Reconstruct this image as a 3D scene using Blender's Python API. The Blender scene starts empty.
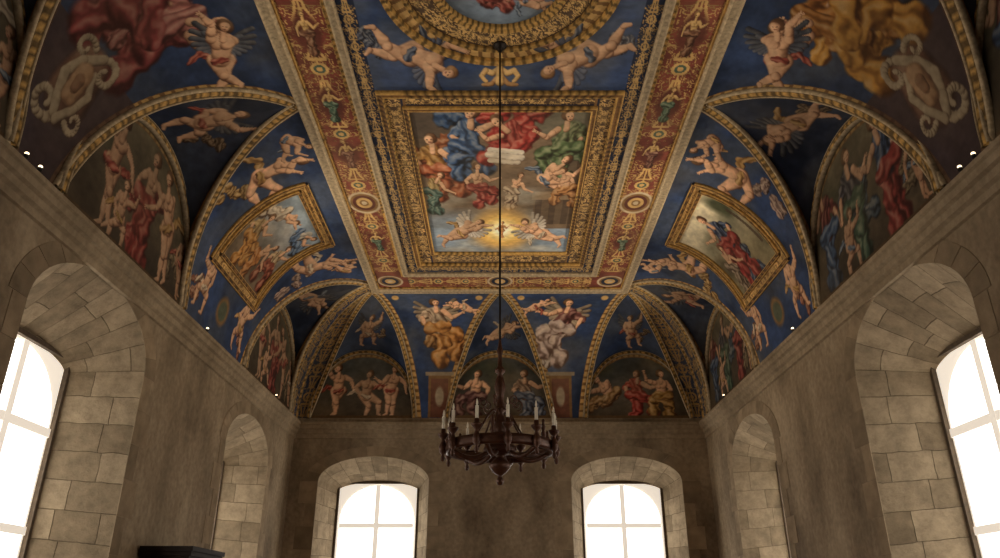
import bpy, math, random, mathutils
import numpy as np
pi=math.pi
CZ=1.6                      # eye height
W=4.0; D=14.56; YF=-3.56    # half width, back wall y, front wall y
HC=3.47+CZ; HP=5.5+CZ       # springing / flat ceiling heights
CD=1.6; CH=HP-HC            # cove depth, rise
ARC=2.86

# ------------------------------------------------------------------ helpers
def lin(c):
    c=np.clip(np.asarray(c,float),0,1)
    return np.where(c<=0.04045,c/12.92,((c+0.055)/1.055)**2.4)
def rgb(r,g,b): return np.array([r,g,b],float)/255.0
def h2(ix,iy,seed):
    n=np.sin(ix*127.1+iy*311.7+seed*74.7)*43758.5453
    return n-np.floor(n)
def vnoise(x,y,seed=0):
    ix=np.floor(x);iy=np.floor(y);fx=x-ix;fy=y-iy
    fx=fx*fx*(3-2*fx);fy=fy*fy*(3-2*fy)
    a=h2(ix,iy,seed);b=h2(ix+1,iy,seed);c=h2(ix,iy+1,seed);d=h2(ix+1,iy+1,seed)
    return (a*(1-fx)+b*fx)*(1-fy)+(c*(1-fx)+d*fx)*fy
def fbm(x,y,seed=0,o=4):
    s=0;a=.5;t=0
    for i in range(o):
        s=s+a*vnoise(x*2**i,y*2**i,seed+i);t+=a;a*=.5
    return s/t

def empty(name,loc=(0,0,0)):
    e=bpy.data.objects.new(name,None);e.location=loc
    bpy.context.collection.objects.link(e);return e
def mkobj(name,verts,faces,mat,parent=None,cols=None,uvs=None,smooth=False):
    me=bpy.data.meshes.new(name)
    me.from_pydata([tuple(v) for v in verts],[],[tuple(f) for f in faces])
    if cols is not None:
        ca=me.color_attributes.new('Col','FLOAT_COLOR','POINT')
        c=np.ones((len(verts),4),np.float32);c[:,:3]=lin(cols)
        ca.data.foreach_set('color',c.ravel())
    if uvs is not None:
        ul=me.uv_layers.new(name='UVMap')
        vi=np.zeros(len(me.loops),np.int32);me.loops.foreach_get('vertex_index',vi)
        ul.data.foreach_set('uv',np.asarray(uvs,np.float32)[vi].ravel())
    if smooth: me.polygons.foreach_set('use_smooth',[True]*len(me.polygons))
    me.materials.append(mat);me.update()
    o=bpy.data.objects.new(name,me);bpy.context.collection.objects.link(o)
    if parent: o.parent=parent
    return o
def grid(name,V,C,mat,parent=None,smooth=True):
    nu,nv=V.shape[:2]
    me=bpy.data.meshes.new(name)
    n=nu*nv
    i=np.arange(nu-1)[:,None]*nv+np.arange(nv-1)[None,:]
    q=np.stack([i,i+1,i+nv+1,i+nv],-1).reshape(-1,4)
    me.vertices.add(n);me.vertices.foreach_set('co',V.reshape(-1,3).astype(np.float32).ravel())
    me.loops.add(q.size);me.loops.foreach_set('vertex_index',q.ravel().astype(np.int32))
    me.polygons.add(len(q));me.polygons.foreach_set('loop_start',np.arange(0,q.size,4,dtype=np.int32))
    me.update(calc_edges=True)
    ca=me.color_attributes.new('Col','FLOAT_COLOR','POINT')
    c=np.ones((n,4),np.float32);c[:,:3]=lin(C.reshape(-1,3))
    ca.data.foreach_set('color',c.ravel())
    if smooth: me.polygons.foreach_set('use_smooth',np.ones(len(q),bool))
    me.materials.append(mat);me.validate();me.update()
    o=bpy.data.objects.new(name,me);bpy.context.collection.objects.link(o)
    if parent:o.parent=parent
    return o

# ------------------------------------------------------------------ materials
def newmat(name):
    m=bpy.data.materials.new(name);m.use_nodes=True
    nt=m.node_tree;b=nt.nodes['Principled BSDF'];return m,nt,b
def attr_mat(name,rough=.85,metal=0,nscale=9,lo=.78,hi=1.12,bump=.15,spec=.25):
    m,nt,b=newmat(name);N=nt.nodes;L=nt.links
    a=N.new('ShaderNodeAttribute');a.attribute_name='Col'
    tc=N.new('ShaderNodeTexCoord')
    n=N.new('ShaderNodeTexNoise');n.inputs['Scale'].default_value=nscale;n.inputs['Detail'].default_value=8
    L.new(tc.outputs['Object'],n.inputs['Vector'])
    mr=N.new('ShaderNodeMapRange');mr.inputs['From Min'].default_value=.3;mr.inputs['From Max'].default_value=.7
    mr.inputs['To Min'].default_value=lo;mr.inputs['To Max'].default_value=hi
    L.new(n.outputs['Fac'],mr.inputs['Value'])
    vm=N.new('ShaderNodeVectorMath');vm.operation='SCALE'
    L.new(a.outputs['Color'],vm.inputs[0]);L.new(mr.outputs['Result'],vm.inputs['Scale'])
    L.new(vm.outputs['Vector'],b.inputs['Base Color'])
    b.inputs['Roughness'].default_value=rough;b.inputs['Metallic'].default_value=metal
    b.inputs['Specular IOR Level'].default_value=spec
    n2=N.new('ShaderNodeTexNoise');n2.inputs['Scale'].default_value=60;n2.inputs['Detail'].default_value=6
    L.new(tc.outputs['Object'],n2.inputs['Vector'])
    bp=N.new('ShaderNodeBump');bp.inputs['Strength'].default_value=bump;bp.inputs['Distance'].default_value=.01
    L.new(n2.outputs['Fac'],bp.inputs['Height']);L.new(bp.outputs['Normal'],b.inputs['Normal'])
    return m
M_FRESCO=attr_mat('fresco_plaster',nscale=7,lo=.82,hi=1.12,bump=.08)
M_GILT=attr_mat('gilded_stucco',rough=.65,metal=.05,nscale=22,lo=.55,hi=1.15,bump=.4,spec=.25)
M_BLOCK=attr_mat('dressed_stone',rough=.95,nscale=5,lo=.7,hi=1.14,bump=.5,spec=.1)
def plaster_mat(name,c1,c2,c3,lo=.8,hi=1.12):
    m,nt,b=newmat(name);N=nt.nodes;L=nt.links
    tc=N.new('ShaderNodeTexCoord')
    mp=N.new('ShaderNodeMapping');mp.inputs['Scale'].default_value=(1,1,.55);L.new(tc.outputs['Object'],mp.inputs['Vector'])
    n=N.new('ShaderNodeTexNoise');n.inputs['Scale'].default_value=1.0;n.inputs['Detail'].default_value=10;n.inputs['Roughness'].default_value=.65
    L.new(mp.outputs['Vector'],n.inputs['Vector'])
    cr=N.new('ShaderNodeValToRGB');e=cr.color_ramp
    e.elements[0].position=.34;e.elements[0].color=(*lin(c1),1)
    e.elements[1].position=.66;e.elements[1].color=(*lin(c3),1)
    k=e.elements.new(.5);k.color=(*lin(c2),1)
    L.new(n.outputs['Fac'],cr.inputs['Fac'])
    n2=N.new('ShaderNodeTexNoise');n2.inputs['Scale'].default_value=14;n2.inputs['Detail'].default_value=9
    L.new(tc.outputs['Object'],n2.inputs['Vector'])
    mr=N.new('ShaderNodeMapRange');mr.inputs['From Min'].default_value=.3;mr.inputs['From Max'].default_value=.7
    mr.inputs['To Min'].default_value=lo;mr.inputs['To Max'].default_value=hi;L.new(n2.outputs['Fac'],mr.inputs['Value'])
    vm=N.new('ShaderNodeVectorMath');vm.operation='SCALE';L.new(cr.outputs['Color'],vm.inputs[0]);L.new(mr.outputs['Result'],vm.inputs['Scale'])
    L.new(vm.outputs['Vector'],b.inputs['Base Color'])
    b.inputs['Roughness'].default_value=.93;b.inputs['Specular IOR Level'].default_value=.15
    bp=N.new('ShaderNodeBump');bp.inputs['Strength'].default_value=.5;bp.inputs['Distance'].default_value=.02
    L.new(n2.outputs['Fac'],bp.inputs['Height']);L.new(bp.outputs['Normal'],b.inputs['Normal'])
    return m
M_WALL=plaster_mat('aged_plaster',rgb(108,94,76),rgb(142,126,103),rgb(170,153,127))
M_CORN=plaster_mat('cornice_stone',rgb(120,105,84),rgb(148,132,108),rgb(166,149,123))
def stone_mat():
    m,nt,b=newmat('stone_blocks');N=nt.nodes;L=nt.links
    uv=N.new('ShaderNodeUVMap');uv.uv_map='UVMap'
    tc=N.new('ShaderNodeTexCoord')
    br=N.new('ShaderNodeTexBrick');br.offset=.37;br.offset_frequency=2;br.squash=.7;br.squash_frequency=3
    br.inputs['Scale'].default_value=1;br.inputs['Brick Width'].default_value=.55;br.inputs['Row Height'].default_value=.31
    br.inputs['Mortar Size'].default_value=.0055;br.inputs['Mortar Smooth'].default_value=1;br.inputs['Bias'].default_value=0
    br.inputs['Color1'].default_value=(*lin(rgb(166,149,123)),1);br.inputs['Color2'].default_value=(*lin(rgb(130,115,93)),1)
    br.inputs['Mortar'].default_value=(*lin(rgb(98,85,68)),1)
    nw=N.new('ShaderNodeTexNoise');nw.inputs['Scale'].default_value=5;nw.inputs['Detail'].default_value=4;L.new(tc.outputs['Object'],nw.inputs['Vector'])
    mx=N.new('ShaderNodeVectorMath');mx.operation='MULTIPLY_ADD';mx.inputs[1].default_value=(.03,.03,0)
    L.new(nw.outputs['Color'],mx.inputs[0]);L.new(uv.outputs['UV'],mx.inputs[2]);L.new(mx.outputs['Vector'],br.inputs['Vector'])
    n=N.new('ShaderNodeTexNoise');n.inputs['Scale'].default_value=6;n.inputs['Detail'].default_value=12;n.inputs['Roughness'].default_value=.7;L.new(tc.outputs['Object'],n.inputs['Vector'])
    mr=N.new('ShaderNodeMapRange');mr.inputs['From Min'].default_value=.3;mr.inputs['From Max'].default_value=.7
    mr.inputs['To Min'].default_value=.58;mr.inputs['To Max'].default_value=1.2;L.new(n.outputs['Fac'],mr.inputs['Value'])
    vm=N.new('ShaderNodeVectorMath');vm.operation='SCALE';L.new(br.outputs['Color'],vm.inputs[0]);L.new(mr.outputs['Result'],vm.inputs['Scale'])
    L.new(vm.outputs['Vector'],b.inputs['Base Color']);b.inputs['Roughness'].default_value=.95;b.inputs['Specular IOR Level'].default_value=.15
    ad=N.new('ShaderNodeMath');ad.operation='MULTIPLY_ADD';ad.inputs[1].default_value=-.6
    L.new(br.outputs['Fac'],ad.inputs[0]);L.new(n.outputs['Fac'],ad.inputs[2])
    bp=N.new('ShaderNodeBump');bp.inputs['Strength'].default_value=.7;bp.inputs['Distance'].default_value=.025
    L.new(ad.outputs[0],bp.inputs['Height']);L.new(bp.outputs['Normal'],b.inputs['Normal'])
    return m
M_STONE=stone_mat()
def simple(name,col,rough=.6,metal=0,em=None,es=0,ns=20,lo=.7,hi=1.2,spec=.5):
    m,nt,b=newmat(name);N=nt.nodes;L=nt.links
    tc=N.new('ShaderNodeTexCoord');n=N.new('ShaderNodeTexNoise');n.inputs['Scale'].default_value=ns;n.inputs['Detail'].default_value=6
    L.new(tc.outputs['Object'],n.inputs['Vector'])
    mr=N.new('ShaderNodeMapRange');mr.inputs['From Min'].default_value=.3;mr.inputs['From Max'].default_value=.7
    mr.inputs['To Min'].default_value=lo;mr.inputs['To Max'].default_value=hi;L.new(n.outputs['Fac'],mr.inputs['Value'])
    vm=N.new('ShaderNodeVectorMath');vm.operation='SCALE';vm.inputs[0].default_value=tuple(lin(col));L.new(mr.outputs['Result'],vm.inputs['Scale'])
    L.new(vm.outputs['Vector'],b.inputs['Base Color'])
    b.inputs['Roughness'].default_value=rough;b.inputs['Metallic'].default_value=metal;b.inputs['Specular IOR Level'].default_value=spec
    if em is not None:
        b.inputs['Emission Color'].default_value=(*lin(em),1);b.inputs['Emission Strength'].default_value=es
    return m
M_GLASS=simple('daylit_glass',rgb(230,230,225),.3,0,rgb(255,247,236),4.2,lo=.95,hi=1.05)
M_BLIND=simple('backlit_blind',rgb(215,208,195),.8,0,rgb(255,242,224),.7,lo=.95,hi=1.05)  # own emission stands in for daylight glow around the glass
M_MUNT=simple('glowing_muntin',rgb(220,212,198),.6,0,rgb(255,242,224),.6,lo=.9,hi=1.05)  # emission brightens the bars in place of glare from the panes
M_FRAME=simple('window_wood',rgb(84,70,54),.7)
M_BRONZE=simple('dark_bronze',rgb(78,46,28),.42,.4,ns=35)
M_IRON=simple('wrought_iron',rgb(30,24,20),.5,.6,ns=35)
M_WAX=simple('candle_wax',rgb(236,226,204),.5,lo=.92,hi=1.05)
M_WOOD=simple('dark_walnut',rgb(30,20,14),.7,ns=8,spec=.2)
M_FLOOR=simple('terracotta_floor',rgb(126,84,60),.6,ns=3)
M_LENS=simple('lamp_lens',rgb(255,240,210),.3,0,rgb(255,228,184),3)
M_BLACK=simple('black_metal',rgb(24,22,20),.5,.3)

# ------------------------------------------------------------------ fresco painter
class Canvas:
    def __init__(s,P,Q,base=(.1,.12,.25)):
        s.shape=P.shape;s.P=P.ravel().astype(float);s.Q=Q.ravel().astype(float)
        s.C=np.tile(np.asarray(base,float),(s.P.size,1))
    def out(s,tone=1.0):
        b=fbm(s.P*14+.5*s.Q,s.Q*22,77,3);c=s.C*(.88+.22*b)[:,None]
        g=c.mean(1,keepdims=True);c=g+(c-g)*.86
        pt=np.clip(fbm(s.P*1.3,s.Q*1.3,55,4)-.42,0,1)[:,None]*.75
        c=c*(1-pt)+rgb(116,98,72)*pt
        return (c*tone).reshape(*s.shape,3)
    def fill(s,m,col,a=1.0):
        s.C[m]=s.C[m]*(1-a)+np.asarray(col)*a
    def blend(s,alpha,col):
        alpha=np.clip(alpha,0,1)[:,None];s.C=s.C*(1-alpha)+np.asarray(col)*alpha
    def mottle(s,sc=3,amt=.35,seed=0):
        n=fbm(s.P*sc,s.Q*sc,seed,5);s.C*=(1+amt*(n-.5)*2)[:,None]
        m=np.clip((fbm(s.P*sc*.7+5,s.Q*sc*.7,seed+9,4)-.46)*3,0,.5);s.blend(m,rgb(84,90,100))
    def rect(s,x0,x1,y0,y1,col,a=1.0):
        s.fill((s.P>x0)&(s.P<x1)&(s.Q>y0)&(s.Q<y1),col,a)
    def ell(s,cx,cy,rx,ry,col,soft=.08,a=1.0):
        d=np.sqrt(((s.P-cx)/rx)**2+((s.Q-cy)/ry)**2);s.blend(a*np.clip((1-d)/soft,0,1),col)
    def foliage(s,m,u,w,sc,col,th=.03,seed=0):
        """mirrored grotesque foliage"""
        n=fbm(np.abs(u)*sc+3,w*sc,seed,3)
        s.fill(m&(np.abs(n-.5)<th),col);s.fill(m&(np.abs(n-.62)<th*.6),col*.75)
        s.fill(m&(np.abs(n-.36)<th*.6),col*1.1)
FLESH=rgb(222,168,124);FLESH2=rgb(192,140,100)
class Fig:
    def __init__(f,cv,ox,oy,size,rot=0,flip=1,sy=1.0,R=.95):
        dx=(cv.P-ox)/size;dy=(cv.Q-oy)/(size*sy)
        idx=np.nonzero((abs(dx)<R)&(abs(dy)<R))[0]
        f.cv=cv;f.idx=idx;dx=dx[idx];dy=dy[idx];c,s=math.cos(rot),math.sin(rot)
        x=(dx*c+dy*s)*flip;y=-dx*s+dy*c
        sd=int(abs(ox*31+oy*17))%97
        f.x=x+.03*(fbm(x*6,y*6,sd+3,2)-.5);f.y=y+.03*(fbm(x*6,y*6,sd+8,2)-.5)
        lx,ly=-.55,.65;f.lx=(lx*c+ly*s)*flip;f.ly=-lx*s+ly*c
        f.n=fbm(x*9,y*9,sd,3);f.m=fbm(x*18,y*18,sd+5,2)-.5
    def limb(f,a,b,ra,rb,col,folds=0,amp=.28):
        if len(f.idx)==0:return
        ax,ay=a;vx,vy=b[0]-ax,b[1]-ay;L2=vx*vx+vy*vy+1e-9
        R=max(ra,rb)*1.25
        m0=np.nonzero((f.x>min(ax,b[0])-R)&(f.x<max(ax,b[0])+R)&(f.y>min(ay,b[1])-R)&(f.y<max(ay,b[1])+R))[0]
        if len(m0)==0:return
        x=f.x[m0]-ax;y=f.y[m0]-ay
        t=np.clip((x*vx+y*vy)/L2,0,1);r=ra+(rb-ra)*t
        if folds: r=r*(1+.2*np.sin(t*9+ra*60)+.4*(f.n[m0]-.5))
        ox=x-t*vx;oy=y-t*vy;d=np.sqrt(ox*ox+oy*oy)/r
        nz=np.sqrt(1-np.minimum(d,1)**2)
        v=.14+.48*nz+.40*(ox*f.lx+oy*f.ly)/r+.3*f.m[m0]
        if folds:
            lat=(-ox*vy+oy*vx)/math.sqrt(L2)/r
            v=v-.04+amp*np.sin(folds*lat+4*t+8*f.n[m0])
        v=v-.14*np.clip((d-.8)/.2,0,1)
        v=np.clip(v,0,1)[:,None];col=np.asarray(col)
        dark=col*np.array([.42,.33,.29]);light=col*.62+np.array([1,.92,.76])*.38
        c=np.where(v<.5,dark+(col-dark)*v*2,col+(light-col)*(v-.5)*2)
        al=np.clip((1.06-d)/.24,0,1)[:,None]
        g=f.idx[m0];f.cv.C[g]=f.cv.C[g]*(1-al)+c*al
    def path(f,pts,r0,r1,col,folds=0):
        n=len(pts)-1
        for i in range(n): f.limb(pts[i],pts[i+1],r0+(r1-r0)*i/n,r0+(r1-r0)*(i+1)/n,col,folds)
def V2(a,l): a=math.radians(a);return np.array([math.cos(a)*l,math.sin(a)*l])
POSES={
 'stand':(92,[(-50,30),(-130,-95)],[(-97,-92),(-78,-86)]),
 'reach':(98,[(55,75),(205,250)],[(-105,-95),(-75,-95)]),
 'sit':(95,[(-40,25),(-135,-60)],[(-25,-95),(-60,-110)]),
 'sit2':(80,[(20,70),(-120,-40)],[(-150,-85),(-20,-80)]),
 'recline':(48,[(-20,50),(-110,-50)],[(-8,-40),(-40,8)]),
 'fly':(28,[(40,5),(-30,20)],[(195,165),(215,240)]),
 'crawl':(10,[(-70,-20),(75,20)],[(170,140),(225,190)]),
 'bend':(60,[(-60,-20),(-90,-50)],[(-110,-85),(-80,-100)]),
 'ignudo':(75,[(110,60),(-40,20)],[(-20,-75),(-65,-30)]),
}
def body(f,pose,seed=0,flesh=FLESH,robe=None,robe2=None,wings=None,ch=1.0,hair=rgb(98,62,34),scarf=None):
    rr=random.Random(seed);J=lambda a:a+rr.uniform(-12,12)
    T,arms,legs=POSES[pose];T=J(T)
    t=V2(T,1);n=np.array([-t[1],t[0]])
    pel=np.zeros(2);chest=t*.2;neck=t*.29;head=t*.385+n*rr.uniform(-.035,.035)
    k=ch;hk=1.12 if ch>1.12 else 1.0
    flesh=np.asarray(flesh)*rr.uniform(.88,1.05)
    if scarf is None and robe is None: scarf=random.Random(seed+1).choice([rgb(160,66,50),rgb(90,108,130),rgb(176,132,68),rgb(190,170,140)])
    if wings is not None:
        for sgn in (1,-1):
            for i in range(7):
                a=T+sgn*(50+i*15);f.limb(chest*.9+V2(a,.06),chest+V2(a,.34-.028*i),.03,.03,wings*(.75+.07*i))
            f.limb(chest,chest+V2(T+sgn*60,.2),.05,.03,wings)
    if scarf is not None:
        o=n*rr.choice([-1,1]);f.path([pel-t*.02-o*.1,pel+t*.02+o*.08,pel+o*.2+t*.07,pel+o*.3-t*.02],.05,.03,scarf,4)
    sh=[chest+t*.035-n*.088*k,chest+t*.035+n*.088*k];hp=[-n*.048*k,n*.048*k]
    def arm(i):
        a1=J(arms[i][0]);a2=J(arms[i][1]);e=sh[i]+V2(a1,.15);h=e+V2(a2,.135)
        if robe2 is not None and i==1: f.limb(sh[i],e,.058,.062,robe2,5)
        else:
            f.limb(sh[i],sh[i]+V2(a1,.07),.040*k,.040*k,flesh);f.limb(sh[i]+V2(a1,.07),e,.040*k,.029*k,flesh)
        m=e+V2(a2,.045);f.limb(e,m,.028*k,.032*k,flesh);f.limb(m,h,.032*k,.018*k,flesh)
        f.limb(h,h+V2(a2,.025),.019*k,.019*k,flesh)
        for q in(-24,-4,18): f.limb(h+V2(a2,.02),h+V2(a2+q,.056),.008,.006,flesh)
    def leg(i):
        a1=J(legs[i][0]);a2=J(legs[i][1]);kn=hp[i]+V2(a1,.225);an=kn+V2(a2,.21)
        mc=kn+V2(a2,.07)
        f.limb(kn,mc,.040*k,.046*k,flesh);f.limb(mc,an,.046*k,.022*k,flesh)
        ft=an+V2(a2+60,.065);f.limb(an,ft,.024*k,.015*k,flesh)
        f.limb(hp[i],kn,.072*k,.044*k,flesh);f.limb(kn,kn,.042*k,.042*k,flesh)
        if robe is not None:
            f.limb(kn,kn+(an-kn)*.85,.085,.11,robe,6);f.limb(hp[i],kn,.105,.09,robe,5)
    arm(1);leg(1);leg(0)
    f.limb(pel,pel+t*.07,.078*k,.074*k,flesh)
    f.limb(pel+t*.07,chest,.074*k,.09*k,flesh)
    f.limb(chest-n*.045*k+t*.01,chest-n*.03*k-t*.02,.056*k,.05*k,flesh);f.limb(chest+n*.045*k+t*.01,chest+n*.03*k-t*.02,.056*k,.05*k,flesh)
    if scarf is not None: f.limb(pel-n*.06-t*.02,pel+n*.06,.04,.035,scarf,4)
    if robe2 is not None:
        f.limb(pel+n*.02,chest+n*.02,.1,.11,robe2,5)
        f.limb(sh[1]+t*.02,hp[0]-n*.06,.05,.075,robe2*.85,5)
    if robe is not None: f.limb(hp[0]-n*.07,hp[1]+n*.07,.08,.08,robe,4)
    f.limb(chest+t*.03,neck+t*.03,.036,.03,flesh)
    fd=-n*.012 if rr.random()<.5 else n*.012
    f.limb(head+t*.012-fd*1.3,head+t*.03-fd,.062*hk,.06*hk,hair)
    f.limb(head-t*.022+fd,head+t*.006+fd,.038*hk,.048*hk,flesh*1.04)
    for s in(-.018,.018): f.limb(head+fd+n*s,head+fd+n*s*1.1,.008,.007,flesh*.4)
    f.limb(head+fd-t*.012,head+fd,.006,.005,flesh*1.15)
    f.limb(head+fd-t*.032-n*.01,head+fd-t*.032+n*.01,.005,.005,rgb(150,70,60))
    arm(0)
def person(cv,x,y,size,pose,seed=0,rot=0,flip=1,sy=1.0,**k):
    body(Fig(cv,x,y,size,math.radians(rot),flip,sy),pose,seed,**k)
def drape(cv,x,y,size,col,seed=0,sy=1.0,rot=0):
    f=Fig(cv,x,y,size,math.radians(rot),1,sy);r=random.Random(seed)
    for i in range(5):
        a=(r.uniform(-.3,.3),r.uniform(-.3,.3));b=(a[0]+r.uniform(-.3,.3),a[1]+r.uniform(-.3,.1))
        f.limb(a,b,r.uniform(.1,.16),r.uniform(.08,.15),col*r.uniform(.8,1.1),6)
def cartouche(cv,x,y,size,fl=1,sy=1.0):
    f=Fig(cv,x,y,size,0,fl,sy);c=rgb(168,150,118)
    f.limb((0,-.1),(0,.15),.32,.28,rgb(112,74,54),0)
    def spiral(cx,cy,r,a0,turn,w):
        pts=[(cx+r*(1-.75*i/14)*math.cos(a0+turn*i/14),cy+r*(1-.75*i/14)*math.sin(a0+turn*i/14)) for i in range(15)]
        f.path(pts,w,w*.6,c)
    spiral(.2,.28,.16,2.6,-6.5,.05);spiral(-.22,-.3,.17,-.4,-6.5,.055);spiral(-.2,.3,.12,.6,6,.04);spiral(.22,-.26,.12,3.8,6,.04)
    f.path([(.05,.36),(-.12,.2),(-.2,.0),(-.12,-.2),(-.06,-.33)],.06,.06,c);f.path([(.1,.18),(.2,.02),(.15,-.16),(.0,-.36)],.055,.055,c)
    f.limb((0,-.1),(0,.12),.12,.13,rgb(178,134,92));f.limb((0,-.02),(0,.06),.06,.07,rgb(146,102,70))
def ornament(cv,mask,u,w,per,gold,w0=.07,dots=True,alt=None):
    """candelabra with mirrored foliage; u across [-1,1], w along"""
    k=w/per;f=k-np.floor(k);au=np.abs(u)
    cv.foliage(mask,au*.27,w,9,gold*.9,.028,4)
    m=au<.05;r2=np.sqrt((au)**2+((f-.75)*2.4)**2);m|=(np.abs(r2-.34)<.07)|(r2<.14)
    m|=(np.abs(au-(.16+.26*np.clip((f-.1)*2.6,0,1)**2))<.06)&(f>.1)&(f<.48)
    m|=(au<.42)&(np.abs(f-.49)<.03);m|=(au<.2)&(np.abs(f-.08)<.04)
    m&=mask;cv.fill(m,gold)
    if alt is not None: cv.fill(mask&(r2<.27)&(r2>.14),alt)
    if dots: cv.fill(mask&(au>.88)&(np.abs(np.sin(w*40))>.5),gold*.85)
GOLD=rgb(204,162,92);GOLDD=rgb(130,94,52);BLUE=rgb(46,66,106);BLUE2=rgb(26,37,62);RED=rgb(124,58,44);CREAM=rgb(194,174,140)
SKY=rgb(130,150,170)

ceiling=empty('ceiling')

# ------------------------------------------------------------------ flat centre of the vault
YP1=D-CD;YP0=YF+CD;XP=W-CD;YM=5.35
xs=np.linspace(-XP,XP,441)
ys=np.concatenate([np.arange(YP0,4.4,.06),np.arange(4.4,YP1,.0135),[YP1]])
X,Y=np.meshgrid(xs,ys,indexing='ij')
cv=Canvas(X,-Y,BLUE)
P,Q=cv.P,cv.Q;Yf=-Q
cv.mottle(2.5,.4,1)
ax_=np.abs(P)
m=(ax_>1.44)&(ax_<1.63)&(Yf<12.1);cv.fill(m,BLUE2);ornament(cv,m,(ax_-1.54)/.11,Yf,.4,GOLD*.9,.12,False)
m=(ax_<1.45)&(Yf>11.84)&(Yf<12.1);cv.fill(m,BLUE2);ornament(cv,m,(Yf-11.97)/.15,P,.35,GOLD*.9,.12,False)
mb=((ax_>1.70)&(ax_<2.4))|((Yf>12.2))|((Yf<YP0+.8))
cv.fill(mb,RED);n=fbm(P*5,Q*5,7);cv.C[mb]*=(.75+.5*n[mb])[:,None]
ms=(ax_>1.76)&(ax_<2.24)&(Yf<12.1)
ornament(cv,ms,(ax_-2.0)/.25,Yf,.62,GOLD,.08,True,rgb(74,92,74))
m2=(Yf>12.24)&(Yf<12.78)&(ax_<1.66)
ornament(cv,m2,(Yf-12.52)/.28,P,.5,GOLD,.08,True,rgb(74,92,74))
for (a,b) in [(-2.0,9.65),(2.0,9.65)]:
    for r,c in((.25,CREAM),(.21,GOLDD),(.17,RED*.7),(.12,GOLD),(.07,GOLDD),(.04,CREAM)): cv.ell(a,-b,r,r*1.3,c,.06)
for a in(-2.0,0,2.0):
    for r,c in((.24,CREAM),(.2,GOLDD),(.16,BLUE2),(.1,GOLD),(.05,CREAM)): cv.ell(a,-12.52,r,r*1.05,c,.06)
for s in(-1,1):
    for yy,c in((7.3,rgb(70,104,84)),(8.35,rgb(110,66,52)),(10.9,rgb(78,104,84)),(6.1,rgb(116,74,50))):
        cv.ell(s*2.0,-yy,.17,.34,RED*.75,.3)
        person(cv,s*2.0,-yy,.46,'stand',int(yy*10),sy=1.5,robe=c,flesh=GOLD,hair=GOLDD)
# panel frame ornament
mf=(ax_<1.42)&(Yf>7.06)&(Yf<11.78)
cv.fill(mf,GOLDD)
frm=mf&~((ax_<1.12)&(Yf>7.36)&(Yf<11.32))
uu=np.where(ax_>1.12,(ax_-1.27)/.1,np.where(Yf<8,(Yf-7.2)/.1,(Yf-11.55)/.14));ww=np.where(ax_>1.12,Yf,P)
cv.fill(frm&(np.abs(uu)<.95),rgb(84,62,44))
cv.foliage(frm&(np.abs(uu)<.9),uu*.1,ww,16,GOLD,.05,3)
cv.fill(frm&(np.abs(uu)>1.0)&(np.abs(uu)<1.2),BLUE2)
# central picture
pic=(ax_<1.12)&(Yf>7.36)&(Yf<11.32)
n=fbm(P*2.2,Q*1.3,11,5)
sky=rgb(128,146,162)[None,:]*(.7+.6*n[:,None])
t=np.clip((Yf-9.75)/.4,0,1)[:,None]
warm=rgb(112,92,70)[None,:]*(.6+.7*n[:,None])
colr=warm*(1-t)+sky*t
cv.C[pic]=colr[pic]
sub=Canvas(np.where(pic,P,99.),Q);sub.C=cv.C;S=sub
def pers(x,y,*a,**k): person(S,x,-y,*a,**k)
S.rect(-1.12,-.35,-8.0,-7.36,rgb(84,72,60),.8);S.rect(.3,1.12,-7.9,-7.36,rgb(104,104,88),.8)
S.rect(.5,1.12,-10.35,-9.4,rgb(96,76,56),.95)
for i in range(3):
    S.rect(.52+i*.2,.62+i*.2,-10.3,-9.5,rgb(70,54,42),.9)
S.rect(.46,1.12,-9.55,-9.32,rgb(140,116,86),.95);S.rect(.46,1.12,-10.45,-10.3,rgb(120,96,70),.95)
for i in range(8):
    r=random.Random(i+50);S.ell(r.uniform(-1,.4),-r.uniform(9.3,9.8),r.uniform(.2,.4),r.uniform(.12,.25),rgb(168,164,148),.8,.6)
drape(S,-.9,-8.5,.95,rgb(160,86,46),3,1.6);drape(S,-.5,-7.95,1.0,rgb(56,88,134),4,1.5)
drape(S,.25,-7.75,1.1,rgb(168,44,36),5,1.3);drape(S,.85,-8.1,.85,rgb(84,106,70),6,1.6)
pers(-.86,8.75,1.25,'sit',11,sy=1.5,robe=rgb(166,78,42),robe2=rgb(190,134,60))
pers(-.42,8.2,1.25,'sit2',12,sy=1.5,robe=rgb(56,88,136),robe2=rgb(72,104,150))
pers(.3,8.1,1.2,'recline',13,sy=1.45,robe=rgb(176,46,38),robe2=rgb(184,60,48),flip=-1)
pers(.85,8.2,1.15,'sit',14,sy=1.5,robe=rgb(86,110,66),robe2=rgb(108,126,80),flip=-1)
f=Fig(S,.06,-8.42,.62,math.radians(-5),1,1.5);f.limb((-.3,.14),(.34,.14),.08,.08,rgb(232,222,200));f.limb((-.34,.02),(.36,.0),.09,.09,rgb(224,212,188));f.limb((-.3,-.12),(.3,-.13),.07,.07,rgb(208,194,168))
pers(-.95,9.35,.8,'bend',15,sy=1.6,robe=rgb(62,100,94),robe2=rgb(190,158,90))
pers(-.3,9.2,.85,'sit',16,sy=1.6,robe=rgb(146,50,40))
pers(.62,9.0,1.1,'recline',17,sy=1.5)
pers(.95,9.25,.8,'sit2',18,sy=1.6,flip=-1,robe=rgb(176,116,60))
pers(.18,9.3,.7,'bend',19,sy=1.6,robe=rgb(176,154,124))
for i in range(12):
    r=random.Random(i);S.ell(r.uniform(-1,1),-r.uniform(10.6,11.3),r.uniform(.2,.4),r.uniform(.12,.25),rgb(190,184,168),.8,.55)
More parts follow.
